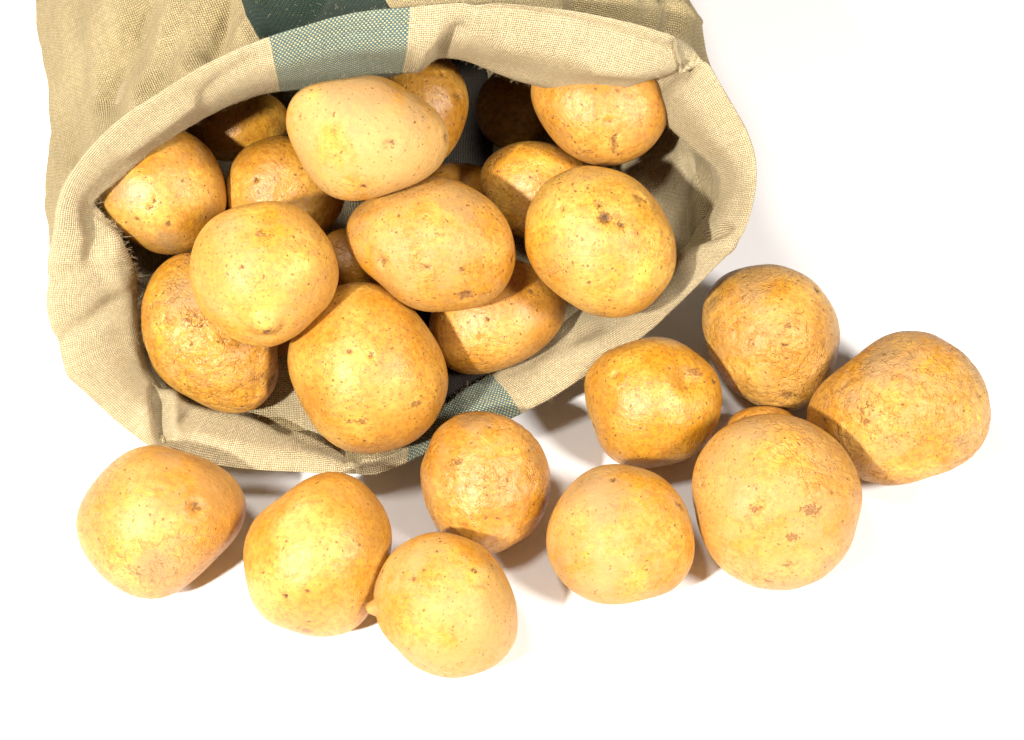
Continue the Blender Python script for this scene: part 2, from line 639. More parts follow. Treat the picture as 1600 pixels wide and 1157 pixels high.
st = piece('woven_stripe', M_dark, 0, rh, range(d0_, d1_))
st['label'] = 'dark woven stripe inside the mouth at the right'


# loose fibres along the hem and the fold
def fibres():
    rnd = random.Random(5)
    V, F = [], []
    hrow = int(np.argmin(np.abs(tag - 6.9)))
    m0 = int(np.argmin(np.abs(tag - 7.5)))
    r_r = int(np.argmin(np.abs(tag - 11.0)))

    def hair(p, d, L, w):
        side = np.cross(d, [rnd.uniform(-1, 1) for _ in range(3)])
        side /= np.linalg.norm(side) + 1e-9
        curl = np.array([rnd.uniform(-1, 1) for _ in range(3)])
        prev = None
        n = 5
        for k in range(n):
            t = k / (n - 1)
            q = p + d * L * t + curl * L * .5 * t * t + np.cross(curl, d) * L * .25 * math.sin(t * 5)
            ww = w * (1 - .7 * t)
            up = np.cross(d, side)
            ids = []
            for a in range(3):
                an = a * 2.094
                V.append(q + (side * math.cos(an) + up * math.sin(an)) * ww)
                ids.append(len(V) - 1)
            if prev:
                for a in range(3):
                    F.append((prev[a], prev[(a + 1) % 3], ids[(a + 1) % 3], ids[a]))
            prev = ids
    for i in range(2600):
        c = rnd.randrange(NC)
        p = G[hrow, c]
        d = (hem[c] - ridge[c])
        d = d / np.linalg.norm(d) + nout[c] * rnd.uniform(-.2, .7) + np.array([rnd.gauss(0, .5) for _ in range(3)])
        d /= np.linalg.norm(d)
        hair(p, d, rnd.uniform(.0008, .0028) * (2.2 if rnd.random() < .05 else 1), rnd.uniform(.00004, .00008))
    for i in range(9000):
        c = rnd.randrange(NC)
        r = rnd.randrange(m0, min(NR - 1, r_r + 60))
        p = G[r, c]
        d = N[r, c] + np.array([rnd.gauss(0, .8) for _ in range(3)])
        d /= np.linalg.norm(d)
        if d @ N[r, c] < 0:
            d = d - 1.2 * (d @ N[r, c]) * N[r, c]
        hair(p, d, rnd.uniform(.0006, .0019), rnd.uniform(.00003, .00006))
    me = bpy.data.meshes.new('loose_fibres')
    me.from_pydata([tuple(v - np.array(sack.location)) for v in V], [], F)
    me.materials.append(M_fibre)
    o = bpy.data.objects.new('loose_fibres', me)
    S.collection.objects.link(o)
    o.parent = sack
    o['kind'] = 'stuff'


fibres()


# ------------------------------------------------------------------ potatoes
def Z(ox, oy, sc, pts):
    return [(ox + x / sc, oy + y / sc) for x, y in pts]


# every potato: outline in picture coordinates, layer (0 = on the table), marks and skin
POT = {}


def P(key, outline, label, h=None, thick=.92, eyes=(), base=0, speck=.5, net=.3, blotch=.4, dust=.3, green=0,
      lump=.018, wr=0.0, group=None):
    POT[key] = dict(o=outline, label=label, h=h, thick=thick, eyes=eyes, base=base, speck=speck, net=net,
                    blotch=blotch, dust=dust, green=green, lump=lump, wr=wr, group=group)


z6 = (80, 620, 2.0)
z5 = (800, 380, 1.995)
z7 = (420, 100, 2.8925)
z3 = (0, 300, 2.2857)
z4 = (400, 400, 2.6667)
z2 = (600, 0, 2.2857)
z1 = (0, 0, 2.0)
OUT = 'loose potatoes on the white table'
INS = 'potatoes in the mouth of the sack'

P('p1', Z(*z6, [(320, 152), (400, 175), (500, 205), (575, 260), (605, 340), (590, 420), (530, 490), (460, 560),
                (390, 615), (310, 633), (240, 615), (160, 550), (105, 490), (85, 420), (100, 330), (150, 250),
                (220, 185)]),
  'dull yellow loose potato at far left, below the left end of the sack lip',
  eyes=[('dirt', 235, 885, 12, .8), ('dirt', 260, 715, 9, .6), ('eye', 310, 793, 3.2, 1), ('scar', 212, 890, 6, .35), ('eye', 250, 770, 2, .5)],
  speck=.35, net=.55, blotch=.7, dust=.35, group=OUT)
P('p2', Z(*z6, [(880, 235), (960, 260), (1020, 320), (1060, 420), (1058, 500), (1020, 600), (990, 690), (930, 735),
                (860, 748), (780, 740), (700, 710), (640, 650), (610, 590), (603, 500), (620, 420), (670, 350),
                (750, 290), (810, 250)]),
  'smooth golden potato below the sack lip, left of the one with a pointed nub',
  eyes=[('pit', 448, 930, .8, 1), ('pit', 482, 922, .6, .8), ('scar', 478, 982, 3.5, .8), ('eye', 520, 880, 1.2, .4)],
  speck=.3, net=.1, blotch=.25, dust=.2, group=OUT)
P('p3', Z(*z6, [(1180, 430), (1280, 440), (1360, 480), (1410, 550), (1450, 630), (1460, 700), (1435, 790),
                (1390, 840), (1320, 872), (1240, 875), (1150, 850), (1090, 800), (1045, 740), (1012, 690),
                (1006, 620), (1025, 560), (1060, 500), (1110, 450)]),
  'pale potato with a small pointed nub at its left side, nearest the viewer',
  eyes=[('nub', 573, 952, 2.9, 3.8), ('dirt', 660, 870, 12, .5), ('pit', 738, 895, .9, 1), ('line', 745, 918, 5, .7), ('pit', 648, 905, .7, .8),
        ('eye', 630, 905, 1.6, .4)],
  speck=.35, net=.15, blotch=.3, dust=.75, group=OUT)
P('p4', Z(*z6, [(1340, 52), (1430, 70), (1500, 120), (1545, 190), (1562, 270), (1550, 350), (1500, 430),
                (1400, 490), (1320, 490), (1250, 455), (1200, 400), (1170, 320), (1153, 240), (1170, 180),
                (1200, 110), (1260, 65)]),
  'wrinkled yellow-brown loose potato touching the teal stripe of the bottom lip',
  eyes=[('dirt', 745, 660, 11, .9), ('dirt', 835, 720, 7, .6), ('scar', 712, 725, 3, .9), ('eye', 730, 770, 5, .35), ('pit', 765, 670, .8, .8), ('eye', 800, 800, 4, .3),
        ('eye', 725, 825, 3, .4)],
  speck=.55, net=.6, blotch=.6, dust=.1, lump=.03, wr=.5, group=OUT)
P('p5', Z(*z5, [(330, 690), (420, 705), (500, 760), (550, 830), (563, 900), (560, 980), (540, 1050), (470, 1090),
                (390, 1115), (300, 1130), (230, 1110), (165, 1060), (120, 1000), (107, 940), (125, 850), (165, 770),
                (240, 710)]),
  'dusty dull potato with a flat underside, left of the big round one',
  eyes=[('dirt', 930, 770, 16, .9), ('dirt', 880, 880, 10, .7), ('dirt', 1030, 930, 9, .5), ('pit', 958, 752, .9, 1), ('scar', 1060, 795, 3, .8), ('eye', 980, 800, 5, .3)],
  speck=.3, net=.3, blotch=.65, dust=.9, group=OUT)
P('p6', Z(*z5, [(820, 532), (920, 555), (1000, 610), (1060, 680), (1085, 780), (1075, 870), (1040, 960),
                (970, 1040), (890, 1075), (800, 1082), (720, 1060), (640, 1000), (585, 900), (562, 800), (570, 700),
                (610, 620), (700, 555)]),
  'biggest round potato on the table, with brown scabs on its front',
  eyes=[('dirt', 1180, 670, 12, .7), ('dirt', 1290, 880, 9, .5), ('scar', 1262, 796, 4.6, .9), ('scar', 1185, 795, 3, .7), ('scar', 1238, 838, 3.5, .7), ('pit', 1298, 770, .8, 1),
        ('scar', 1228, 880, 2.5, .6), ('scar', 1160, 830, 2, .5), ('scar', 1200, 905, 3, .4)],
  speck=.5, net=.6, blotch=.5, dust=.5, wr=.08, group=OUT)
P('p7', Z(*z5, [(430, 292), (520, 310), (590, 350), (640, 420), (652, 500), (640, 580), (590, 640), (520, 680),
                (450, 708), (380, 690), (310, 680), (275, 640), (262, 580), (232, 500), (220, 430), (260, 370),
                (340, 315)]),
  'speckled potato with a deep dimple at upper right, just below the sack lip',
  eyes=[('dent', 1078, 592, 9, 4.6), ('scar', 1088, 578, 4, .6), ('eye', 962, 588, 2.5, .9), ('pit', 929, 667, 1.5, .8),
        ('pit', 1116, 596, 1.2, .8)],
  speck=.95, net=.1, blotch=.2, dust=.1, group=OUT)
P('p8', Z(*z5, [(800, 70), (880, 85), (950, 140), (1000, 210), (1018, 290), (1005, 380), (970, 460), (920, 510),
                (850, 525), (780, 515), (700, 470), (640, 400), (605, 310), (595, 230), (610, 160), (660, 100),
                (730, 75)]),
  'upright oval loose potato with a stem scar at its lower end, farthest back',
  eyes=[('dirt', 1180, 450, 13, .8), ('eye', 1232, 622, 3.2, 1), ('scar', 1232, 622, 3, .8), ('eye', 1112, 474, 3, .9), ('pit', 1274, 455, 1.5, .9),
        ('scar', 1228, 512, 2, .7), ('pit', 1225, 540, .8, .8)],
  speck=.6, net=.75, blotch=.35, dust=.45, green=.5, wr=.6, group=OUT)
P('p9', Z(*z5, [(1260, 277), (1340, 295), (1420, 370), (1470, 450), (1490, 520), (1470, 600), (1420, 670),
                (1340, 720), (1240, 745), (1150, 752), (1080, 735), (1000, 680), (940, 610), (915, 530), (950, 460),
                (1010, 410), (1080, 340), (1160, 295)]),
  'large net-skinned potato farthest to the right',
  eyes=[('dirt', 1390, 575, 17, .9), ('dirt', 1500, 690, 9, .7), ('dirt', 1330, 620, 9, .7), ('scar', 1350, 640, 6, .5), ('eye', 1410, 600, 6, .3), ('scar', 1345, 660, 4, .4), ('scar', 1520, 575, 2, .6)],
  speck=.35, net=.95, blotch=.75, dust=.65, wr=.8, group=OUT)
P('p10', [(1180, 637), (1220, 640), (1250, 662), (1256, 700), (1230, 732), (1190, 742), (1152, 730), (1130, 700),
          (1136, 660)],
  'small potato almost hidden behind the biggest round one, only its top edge showing',
  eyes=[('pit', 1160, 656, 1.2, .9)], speck=.6, net=.3, blotch=.5, dust=.2, thick=.8, group=OUT)

P('s1', Z(*z7, [(250, 85), (330, 65), (430, 60), (530, 75), (620, 110), (700, 165), (770, 235), (805, 290),
                (815, 350), (800, 420), (770, 470), (700, 515), (600, 565), (500, 600), (400, 618), (300, 600),
                (210, 550), (160, 470), (120, 370), (80, 290), (75, 220), (110, 150), (170, 105)]),
  'dusty potato lying crosswise on top of the pile, under the teal stripe', h=.135, thick=.85,
  eyes=[('dirt', 560, 145, 20, .9), ('dirt', 650, 170, 14, .7), ('eye', 614, 228, 2.8, .9), ('scar', 612, 226, 4, .3), ('pit', 567, 289, .9, 1), ('eye', 699, 216, 2.6, 1),
        ('line', 690, 250, 5, .3), ('pit', 465, 182, .7, .7)],
  speck=.35, net=.15, blotch=.35, dust=.9, group=INS)
P('s2', Z(*z7, [(760, 512), (850, 530), (950, 580), (1040, 660), (1100, 770), (1118, 860), (1100, 950),
                (1050, 1040), (960, 1090), (850, 1115), (740, 1125), (640, 1100), (560, 1050), (460, 960), (380, 860),
                (345, 770), (360, 700), (420, 630), (520, 580), (640, 530)]),
  'broad potato in the centre of the sack mouth, its brown scar at the bottom', h=.105, thick=.85,
  eyes=[('dirt', 720, 310, 15, .8), ('dirt', 560, 360, 8, .6), ('scar', 726, 461, 3.2, 1), ('eye', 726, 461, 3, .8), ('eye', 599, 408, 2.6, .9), ('scar', 598, 408, 2, .7),
        ('pit', 723, 423, .9, .9), ('pit', 800, 406, 1, .8), ('pit', 668, 415, .8, .8)],
  speck=.6, net=.15, blotch=.5, dust=.55, group=INS)
P('s3', Z(*z3, [(990, 32), (1070, 60), (1140, 120), (1190, 200), (1207, 280), (1195, 370), (1150, 430), (1080, 490),
                (1010, 545), (930, 553), (850, 530), (780, 490), (720, 430), (690, 340), (681, 260), (700, 180),
                (750, 110), (830, 60), (910, 38)]),
  'round potato with a knobbly eye at its lower edge, above the wrinkled one', h=.10, thick=.9,
  eyes=[('knob', 414, 508, 5.5, 3.0), ('pit', 417, 512, 1.6, 1), ('scar', 410, 368, 3, .9), ('dent', 480, 410, 7, -.9),
        ('eye', 476, 385, 4, .4)],
  speck=.55, net=.1, blotch=.35, dust=.4, group=INS)
P('s4', Z(*z4, [(400, 110), (500, 110), (580, 160), (680, 250), (760, 370), (795, 480), (798, 560), (770, 650),
                (700, 740), (600, 800), (500, 825), (410, 825), (330, 790), (250, 710), (180, 600), (145, 500),
                (138, 400), (150, 320), (200, 240), (290, 160)]),
  'large smooth speckled potato resting on the bottom lip of the sack', h=.055, thick=.9,
  eyes=[('scar', 564, 656, 2.6, 1), ('scar', 545, 658, 1.5, .7), ('scar', 648, 632, 3, .8), ('pit', 580, 555, 1, .9),
        ('line', 500, 545, 5, .5), ('eye', 600, 625, 7, .25), ('pit', 547, 550, .8, .8), ('pit', 690, 578, .8, .8)],
  speck=.75, net=.05, blotch=.2, dust=.2, group=INS)
P('s5', Z(*z3, [(600, 235), (545, 320), (510, 400), (508, 480), (530, 580), (570, 650), (640, 720), (740, 770),
                (850, 785), (930, 780), (970, 730), (980, 670), (985, 600), (1000, 520), (970, 430), (880, 330),
                (780, 260), (690, 225)]),
  'wrinkled net-skinned potato lowest at the left inside the sack mouth', h=.055, thick=.85,
  eyes=[('dirt', 290, 450, 14, .8), ('eye', 426, 597, 3.5, 1), ('knob', 415, 565, 5, 1.6), ('eye', 268, 503, 3, .7), ('dent', 405, 610, 5, 1.2),
        ('scar', 305, 500, 7, .5), ('pit', 300, 537, .8, .8)],
  speck=.45, net=.95, blotch=.6, dust=.1, lump=.03, wr=.9, group=INS)
P('s6', Z(*z4, [(1100, 20), (1180, 60), (1250, 130), (1300, 190), (1285, 260), (1240, 330), (1180, 400), (1080, 450),
                (1000, 485), (900, 492), (820, 480), (760, 420), (720, 300), (760, 160), (860, 70), (980, 20)]),
  'yellow potato tucked under the central broad one, above the bottom lip', h=.05, thick=.8,
  eyes=[('pit', 829, 455, .9, .8), ('eye', 850, 480, 4, .3), ('pit', 760, 500, .8, .8)],
  speck=.7, net=.3, blotch=.4, dust=.1, group=INS)
P('s7', [(938, 261), (976, 271), (1007, 293), (1033, 328), (1053, 367), (1057, 400), (1050, 435), (1030, 465),
         (1000, 488), (965, 497), (920, 490), (885, 471), (845, 435), (822, 395), (821, 368), (826, 328), (845, 293),
         (880, 268), (910, 261)],
  'large round potato right in the sack mouth, with small dark holes', h=.095, thick=.88,
  eyes=[('dirt', 930, 275, 12, .6), ('pit', 936, 322, 1.5, 1.2), ('pit', 944, 341, 2.2, 1.2), ('pit', 950, 346, 1.2, 1), ('pit', 967, 354, 1.3, 1.2),
        ('eye', 960, 348, 5, .5), ('eye', 997, 313, 2.6, .9), ('eye', 878, 327, 2.2, .7), ('scar', 880, 325, 2, .4)],
  speck=.7, net=.3, blotch=.3, dust=.35, group=INS)
P('s8', [(832, 127), (836, 175), (858, 210), (884, 236), (919, 256), (954, 258), (994, 249), (1024, 223), (1042, 192),
         (1042, 150), (1015, 110), (970, 85), (905, 82), (850, 98)],
  'potato with a curved crack, hanging under the top right lip of the sack', h=.115, thick=.85,
  eyes=[('crack', 959, 222, 6, 1), ('eye', 953, 190, 1.8, .6), ('scar', 890, 210, 3, .6), ('scar', 915, 232, 4, .4)],
  speck=.5, net=.45, blotch=.45, dust=.1, group=INS)
P('s9', [(750, 275), (766, 245), (797, 227), (836, 221), (880, 232), (915, 254), (925, 300), (900, 350), (860, 372),
         (810, 370), (770, 335)],
  'shaded orange-brown potato behind the large round one at right', h=.075, thick=.8,
  speck=.5, net=.4, blotch=.5, dust=.1, wr=.2, group=INS)
P('s10', [(683, 81), (709, 100), (727, 131), (732, 166), (722, 205), (703, 240), (665, 262), (620, 255), (590, 220),
          (580, 170), (595, 120), (635, 85)],
  'yellow potato half hidden behind the crosswise top one', h=.105, thick=.8,
  eyes=[('eye', 713, 153, 2.4, 1), ('scar', 713, 153, 2, .7), ('pit', 690, 115, .8, .8), ('pit', 722, 185, 1, .8)],
  speck=.5, net=.1, blotch=.2, dust=.05, green=.3, lump=.006, group=INS)
P('s11', Z(*z1, [(560, 405), (640, 450), (690, 530), (705, 610), (690, 690), (640, 760), (560, 795), (470, 785),
                 (390, 742), (322, 685), (288, 605), (310, 520), (370, 450), (465, 405)]),
  'smooth olive-tinged potato at the left edge of the sack mouth', h=.085, thick=.85,
  eyes=[('dirt', 190, 300, 11, .8), ('dirt', 260, 380, 10, .7), ('pit', 235, 322, 1, .9), ('pit', 242, 312, .8, .8), ('pit', 218, 340, .8, .8), ('pit', 262, 350, .8, .8)],
  speck=.5, net=.05, blotch=.5, dust=.1, green=.8, group=INS)
P('s12', [(430, 213), (390, 228), (360, 262), (353, 310), (365, 345), (400, 368), (455, 378), (505, 365), (532, 330),
          (540, 290), (515, 248), (475, 220)],
  'yellow potato between the left edge one and the crosswise top one', h=.075, thick=.8,
  eyes=[('pit', 401, 281, 1, .9), ('dent', 440, 300, 8, .8)],
  speck=.45, net=.45, blotch=.3, dust=.1, wr=.3, group=INS)
P('s13', [(290, 205), (305, 170), (345, 145), (395, 140), (440, 160), (452, 195), (430, 230), (390, 248), (340, 250),
          (305, 235)],
  'dim potato deep under the top left lip of the sack', h=.075, thick=.8,
  eyes=[('pit', 325, 180, 1.4, .9)], speck=.4, net=.2, blotch=.4, dust=.05, green=.3, group=INS)
P('s14', [(455, 480), (500, 500), (510, 545), (490, 590), (445, 600), (405, 580), (390, 535), (410, 495)],
  'deep orange potato glimpsed between the wrinkled one and the large smooth one', h=.03, thick=.8,
  speck=.4, net=.3, blotch=.5, dust=.05, group=INS)
P('s15', [(545, 355), (590, 375), (600, 415), (585, 455), (545, 470), (505, 455), (495, 410), (510, 370)],
  'shadowed potato glimpsed in the gap left of the central broad one', h=.06, thick=.8,
  speck=.4, net=.3, blotch=.5, dust=.05, group=INS)
P('s16', [(796, 108), (842, 125), (860, 168), (849, 212), (811, 232), (768, 222), (744, 186), (752, 138)],
  'potato lost in the dark of the sack behind the yellow half hidden one', h=.035, thick=.85,
  speck=.4, net=.3, blotch=.5, dust=.05, group=INS)
P('s17', [(720, 255), (765, 270), (780, 310), (760, 350), (715, 360), (670, 345), (655, 305), (675, 265)],
  'shadowed potato in the gap just above the central broad one', h=.055, thick=.8,
  speck=.4, net=.3, blotch=.5, dust=.05, group=INS)

SPOT = {k: i for i, k in enumerate(POT)}


def fit(k):
    p = POT[k]
    pts = np.array(p['o'])
    # area centroid
    x, y = pts[:, 0], pts[:, 1]
    x2, y2 = np.roll(x, -1), np.roll(y, -1)
    cr = x * y2 - x2 * y
    A = cr.sum() / 2
    cx = ((x + x2) * cr).sum() / (6 * A)
    cy = ((y + y2) * cr).sum() / (6 * A)
    dx, dy = x - cx, -(y - cy)
    r, ph = np.hypot(dx, dy), np.arctan2(dy, dx)
    M = [np.ones_like(ph)]
    reg = [0]
    for n in range(1, 6):
        M += [np.cos(n * ph), np.sin(n * ph)]
        reg += [.045 * n * n] * 2
    M = np.array(M).T
    co = np.linalg.solve(M.T @ M + np.diag(reg), M.T @ r)
    p['c'] = (cx, cy)
    p['co'] = co


def Rphi(co, ph, s=None):
    r = np.full_like(ph, co[0])
    for n in range(1, 6):
        w = 1.0 if s is None else s ** (1 if n <= 2 else 3)
        r = r + w * (co[2 * n - 1] * np.cos(n * ph) + co[2 * n] * np.sin(n * ph))
    return r


def shape(p, D, depth):
    """unit directions D (x right, y up, z to camera) to local offsets in metres"""
    s = np.clip(np.hypot(D[:, 0], D[:, 1]), 0, 1)
    ph = np.arctan2(D[:, 1], D[:, 0])
    R = Rphi(p['co'], ph, s)
    k = depth / FPX
    cth = p['co'][0] * p['thick']
    return np.stack([R * D[:, 0] * k, R * D[:, 1] * k, cth * D[:, 2] * k], 1)


def frame(C):
    w = cam_pos - C
    w = w / np.linalg.norm(w)
    r = VR - w * (VR @ w)
    r /= np.linalg.norm(r)
    u = np.cross(w, r)
    return np.stack([r, u, w], 0)  # rows


bmx = bmesh.new()
bmesh.ops.create_icosphere(bmx, subdivisions=3, radius=1)
DIRS_LO = np.array([v.co[:] for v in bmx.verts])
bmx.free()
DIRS_LO /= np.linalg.norm(DIRS_LO, axis=1, keepdims=True)

keys = list(POT)
for k in keys:
    fit(k)


def place(k, depth):
    p = POT[k]
    d = ray(*p['c'])
    p['depth'] = depth
    p['C'] = cam_pos + d * depth
    p['F'] = frame(p['C'])
    p['low'] = shape(p, DIRS_LO, depth) @ p['F'] + p['C']


for k in keys:
    p = POT[k]
    if p['h'] is None:
        dep = .95
        for _ in range(25):
            place(k, dep)
            zmin = p['low'][:, 2].min()
            dep += (zmin - 0.0) / math.sin(PITCH) * .9
        place(k, dep)
    else:
        d = ray(*p['c'])
        place(k, (p['h'] - cam_pos[2]) / d[2])


def radius_to(p, n):
    """support-like radius of potato p towards world direction n"""
    o = p['low'] - p['C']
    return (o @ n).max()


# lower key of a pair = nearer to the camera
ORDER = ['s1', 's3', 's7', 's2', 's8', 's4', 's10', 's11', 's5', 's6', 's12', 's9', 's13', 's14', 's15', 's17', 's16']
for it in range(160):
    moved = 0
    for i, a in enumerate(ORDER):
        for b in ORDER[i + 1:]:
            pa, pb = POT[a], POT[b]
            v = pb['C'] - pa['C']
            L = np.linalg.norm(v)
            n = v / L
            ov = radius_to(pa, n) + radius_to(pb, -n) - L - .0015
            if ov > 0:
                # in-picture distance is fixed, so open the gap in depth
                sgn_ = 1 if pb['depth'] > pa['depth'] - .004 else -1
                if sgn_ < 0 and a in ('s1', 's2', 's3', 's7'):
                    sgn_ = 1
                st_ = ov * .6
                wa = .15
                place(a, pa['depth'] - sgn_ * st_ * wa)
                place(b, pb['depth'] + sgn_ * st_ * (1 - wa))
                moved += ov
    for a in ORDER:
        zmin = POT[a]['low'][:, 2].min()
        if zmin < .006:
            place(a, POT[a]['depth'] - (.006 - zmin) * .5)
    if moved < 1e-4:
        break
print('RELAX', it, moved)
for k in keys:
    p = POT[k]
    print('POT', k, [round(float(x), 3) for x in p['C']], 'r', round(float(p['co'][0] * p['depth'] / FPX), 3), 'zmin',
          round(float(p['low'][:, 2].min()), 3))
for i, a in enumerate(keys):
    for b in keys[i + 1:]:
        pa, pb = POT[a], POT[b]
        v = pb['C'] - pa['C']
        L = np.linalg.norm(v)
        ov = radius_to(pa, v / L) + radius_to(pb, -v / L) - L
        if ov > .002:
            print('OVER', a, b, round(float(ov), 4))


def skin(k, p):
    m = NT('potato_skin')
    sd = SPOT[k] * 3.7 + 1
    tc0 = m.n('ShaderNodeTexCoord').outputs['Object']
    mp = m.n('ShaderNodeMapping')
    m.set(mp.inputs[0], tc0)
    mp.inputs['Location'].default_value = (sd, sd * .37, -sd * .61)
    tc = mp.outputs[0]
    rnd = random.Random(SPOT[k] + 40)
    w1 = rnd.uniform(-.03, .03)
    g = p['green']
    gold = rgb(.455 + w1, .205 + w1 * .6, .011)
    pale = rgb(.61, .345 + w1, .060)
    col = m.mix(m.ramp(m.noise(tc, 38, 4, .55), .40, .72), gold, pale)
    if g:
        gm = m.ramp(m.noise(tc, 20, 2), .42, .65, 0, g * .6)
        col = m.mix(gm, col, rgb(.46, .36, .09))
    # fine mottling
    mo = m.noise(tc, 420, 4, .65)
    col = m.mix(m.ramp(mo, .40, .64, 0, .8), col, m.mix(1.0, col, rgb(.74, .58, .40), 'MULTIPLY'))
    # reddish brown patches
    bl = m.math('MULTIPLY', m.ramp(m.noise(tc, 55, 5, .66, .6), .46, .68), min(1, p['blotch'] * 1.25))
    col = m.mix(bl, col, rgb(.43, .215, .065))
    bl2 = m.math('MULTIPLY', m.ramp(m.noise(tc, 130, 5, .7, 1.0), .55, .70), p['blotch'] * .8)
    col = m.mix(bl2, col, rgb(.34, .16, .05))
    bl3 = m.math('MULTIPLY', m.ramp(m.noise(tc, 22, 5, .6, .4), .50, .64), p['blotch'] * .7)
    col = m.mix(bl3, col, rgb(.34, .155, .035))
    # dried earth film
    du_ = m.math('MULTIPLY', m.ramp(m.noise(tc, 30, 5, .65, .3), .40, .58), p['dust'] * .8)
    col = m.mix(du_, col, rgb(.40, .255, .095))
    dsp = m.math('MULTIPLY', m.ramp(m.noise(tc, 1100, 3, .8), .60, .72), p['dust'] * .55)
    col = m.mix(dsp, col, rgb(.66, .50, .25))
    mk = m.n('ShaderNodeSeparateColor')
    m.set(mk.inputs[0], m.n('ShaderNodeAttribute', attribute_name='mark').outputs['Color'])
    ea = m.math('ADD', mk.outputs[2], m.math('MULTIPLY', m.math('SUBTRACT', m.noise(tc, 90, 6, .7, .5), .5), 1.6))
    col = m.mix(m.ramp(ea, .25, .85, 0, .72), col, rgb(.30, .18, .075))
    # net of fine cracks
    nv = m.n('ShaderNodeTexNoise')
    m.set(nv.inputs['Vector'], tc)
    nv.inputs['Scale'].default_value = 240
    nv.inputs['Detail'].default_value = 3
    wv = m.n('ShaderNodeVectorMath', operation='SCALE')
    m.set(wv.inputs[0], nv.outputs['Color'])
    wv.inputs['Scale'].default_value = .0042
    av = m.n('ShaderNodeVectorMath', operation='ADD')
    m.set(av.inputs[0], tc)
    m.set(av.inputs[1], wv.outputs[0])
    ve = m.vor(av.outputs[0], 185, 'DISTANCE_TO_EDGE').outputs['Distance']
    ve2 = m.vor(av.outputs[0], 420, 'DISTANCE_TO_EDGE').outputs['Distance']
    nm = m.ramp(m.noise(tc, 34, 3, .6), .62 - .3 * p['net'], .74 - .28 * p['net'])
    line = m.math('MAXIMUM', m.ramp(ve, .0, .075, 1, 0), m.ramp(ve2, .0, .11, .5, 0))
    line = m.math('MULTIPLY', line, nm)
    brk = m.ramp(m.noise(tc, 260, 3, .6), .38, .58)
    line = m.math('MULTIPLY', line, brk)
    col = m.mix(m.math('MULTIPLY', line, .15 + p['net'] * .32), col, rgb(.38, .17, .04))
    # lenticels
    v1 = m.vor(av.outputs[0], 330)
    rs = m.n('ShaderNodeSeparateColor')
    m.set(rs.inputs[0], v1.outputs['Color'])
    pick = m.math('GREATER_THAN', rs.outputs[0], 1 - .70 * p['speck'])
    rad = m.math('MULTIPLY_ADD', rs.outputs[1], .17, .09)
    d1 = m.math('DIVIDE', v1.outputs['Distance'], rad)
    spot = m.math('MULTIPLY', m.ramp(d1, .55, 1.15, 1, 0), pick)
    col = m.mix(m.math('MULTIPLY', spot, .85), col, rgb(.16, .06, .015))
    v2 = m.vor(tc, 560)
    rs2 = m.n('ShaderNodeSeparateColor')
    m.set(rs2.inputs[0], v2.outputs['Color'])
    pick2 = m.math('GREATER_THAN', rs2.outputs[0], 1 - .62 * p['speck'])
    spot2 = m.math('MULTIPLY', m.ramp(v2.outputs['Distance'], .14, .33, 1, 0), pick2)
    col = m.mix(m.math('MULTIPLY', spot2, .8), col, rgb(.20, .08, .02))
    # eyes, scabs and holes modelled on this potato
    at_ = m.n('ShaderNodeAttribute', attribute_name='mark').outputs['Color']
    sc_ = m.n('ShaderNodeSeparateColor')
    m.set(sc_.inputs[0], at_)
    rough_ = m.noise(tc, 520, 4, .75)
    scab = m.ramp(m.math('ADD', sc_.outputs[0], m.math('MULTIPLY', m.math('SUBTRACT', rough_, .52), 3.6)), .30, .62)
    scab = m.math('MULTIPLY', scab, m.ramp(sc_.outputs[0], .04, .3))
    col = m.mix(m.math('MULTIPLY', scab, .74), col, rgb(.17, .07, .022))
    col = m.mix(m.math('MULTIPLY', sc_.outputs[1], .9, clamp=True), col, rgb(.045, .02, .008))
    b = m.n('ShaderNodeBsdfPrincipled')
    m.set(b.inputs['Base Color'], col)
    ro = m.math('ADD', m.math('MULTIPLY', mo, .25), .23 + .23 * p['dust'])
    m.set(b.inputs['Roughness'], ro)
    b.inputs['Specular IOR Level'].default_value = .55 - .25 * p['dust']
    b.inputs['Subsurface Weight'].default_value = .12
    b.inputs['Subsurface Radius'].default_value = (1.0, .5, .15)
    b.inputs['Subsurface Scale'].default_value = .004
    fine = m.math('ADD', m.math('MULTIPLY', mo, .8), m.math('MULTIPLY', m.noise(tc, 1500, 2, .7), .35))
    hgt = m.math('SUBTRACT', fine, m.math('MULTIPLY', line, 1.0))
    hgt = m.math('SUBTRACT', hgt, m.math('MULTIPLY', spot, .5))
    hgt = m.math('ADD', hgt, m.math('MULTIPLY', scab, .7))
    nrm = m.bump(hgt, .00045, .9)
    wnz = m.noise(tc, 95, 4, .6, .8)
    nrm = m.bump(wnz, .0010 + .0024 * p['wr'], .55, nrm)
    m.set(b.inputs['Normal'], nrm)
    m.set(m.out.inputs[0], b.outputs[0])
    return m.m


bmx = bmesh.new()
bmesh.ops.create_icosphere(bmx, subdivisions=6, radius=1)
DIRS = np.array([v.co[:] for v in bmx.verts])
DIRS /= np.linalg.norm(DIRS, axis=1, keepdims=True)
FACES = np.array([[v.index for v in f.verts] for f in bmx.faces])
bmx.free()


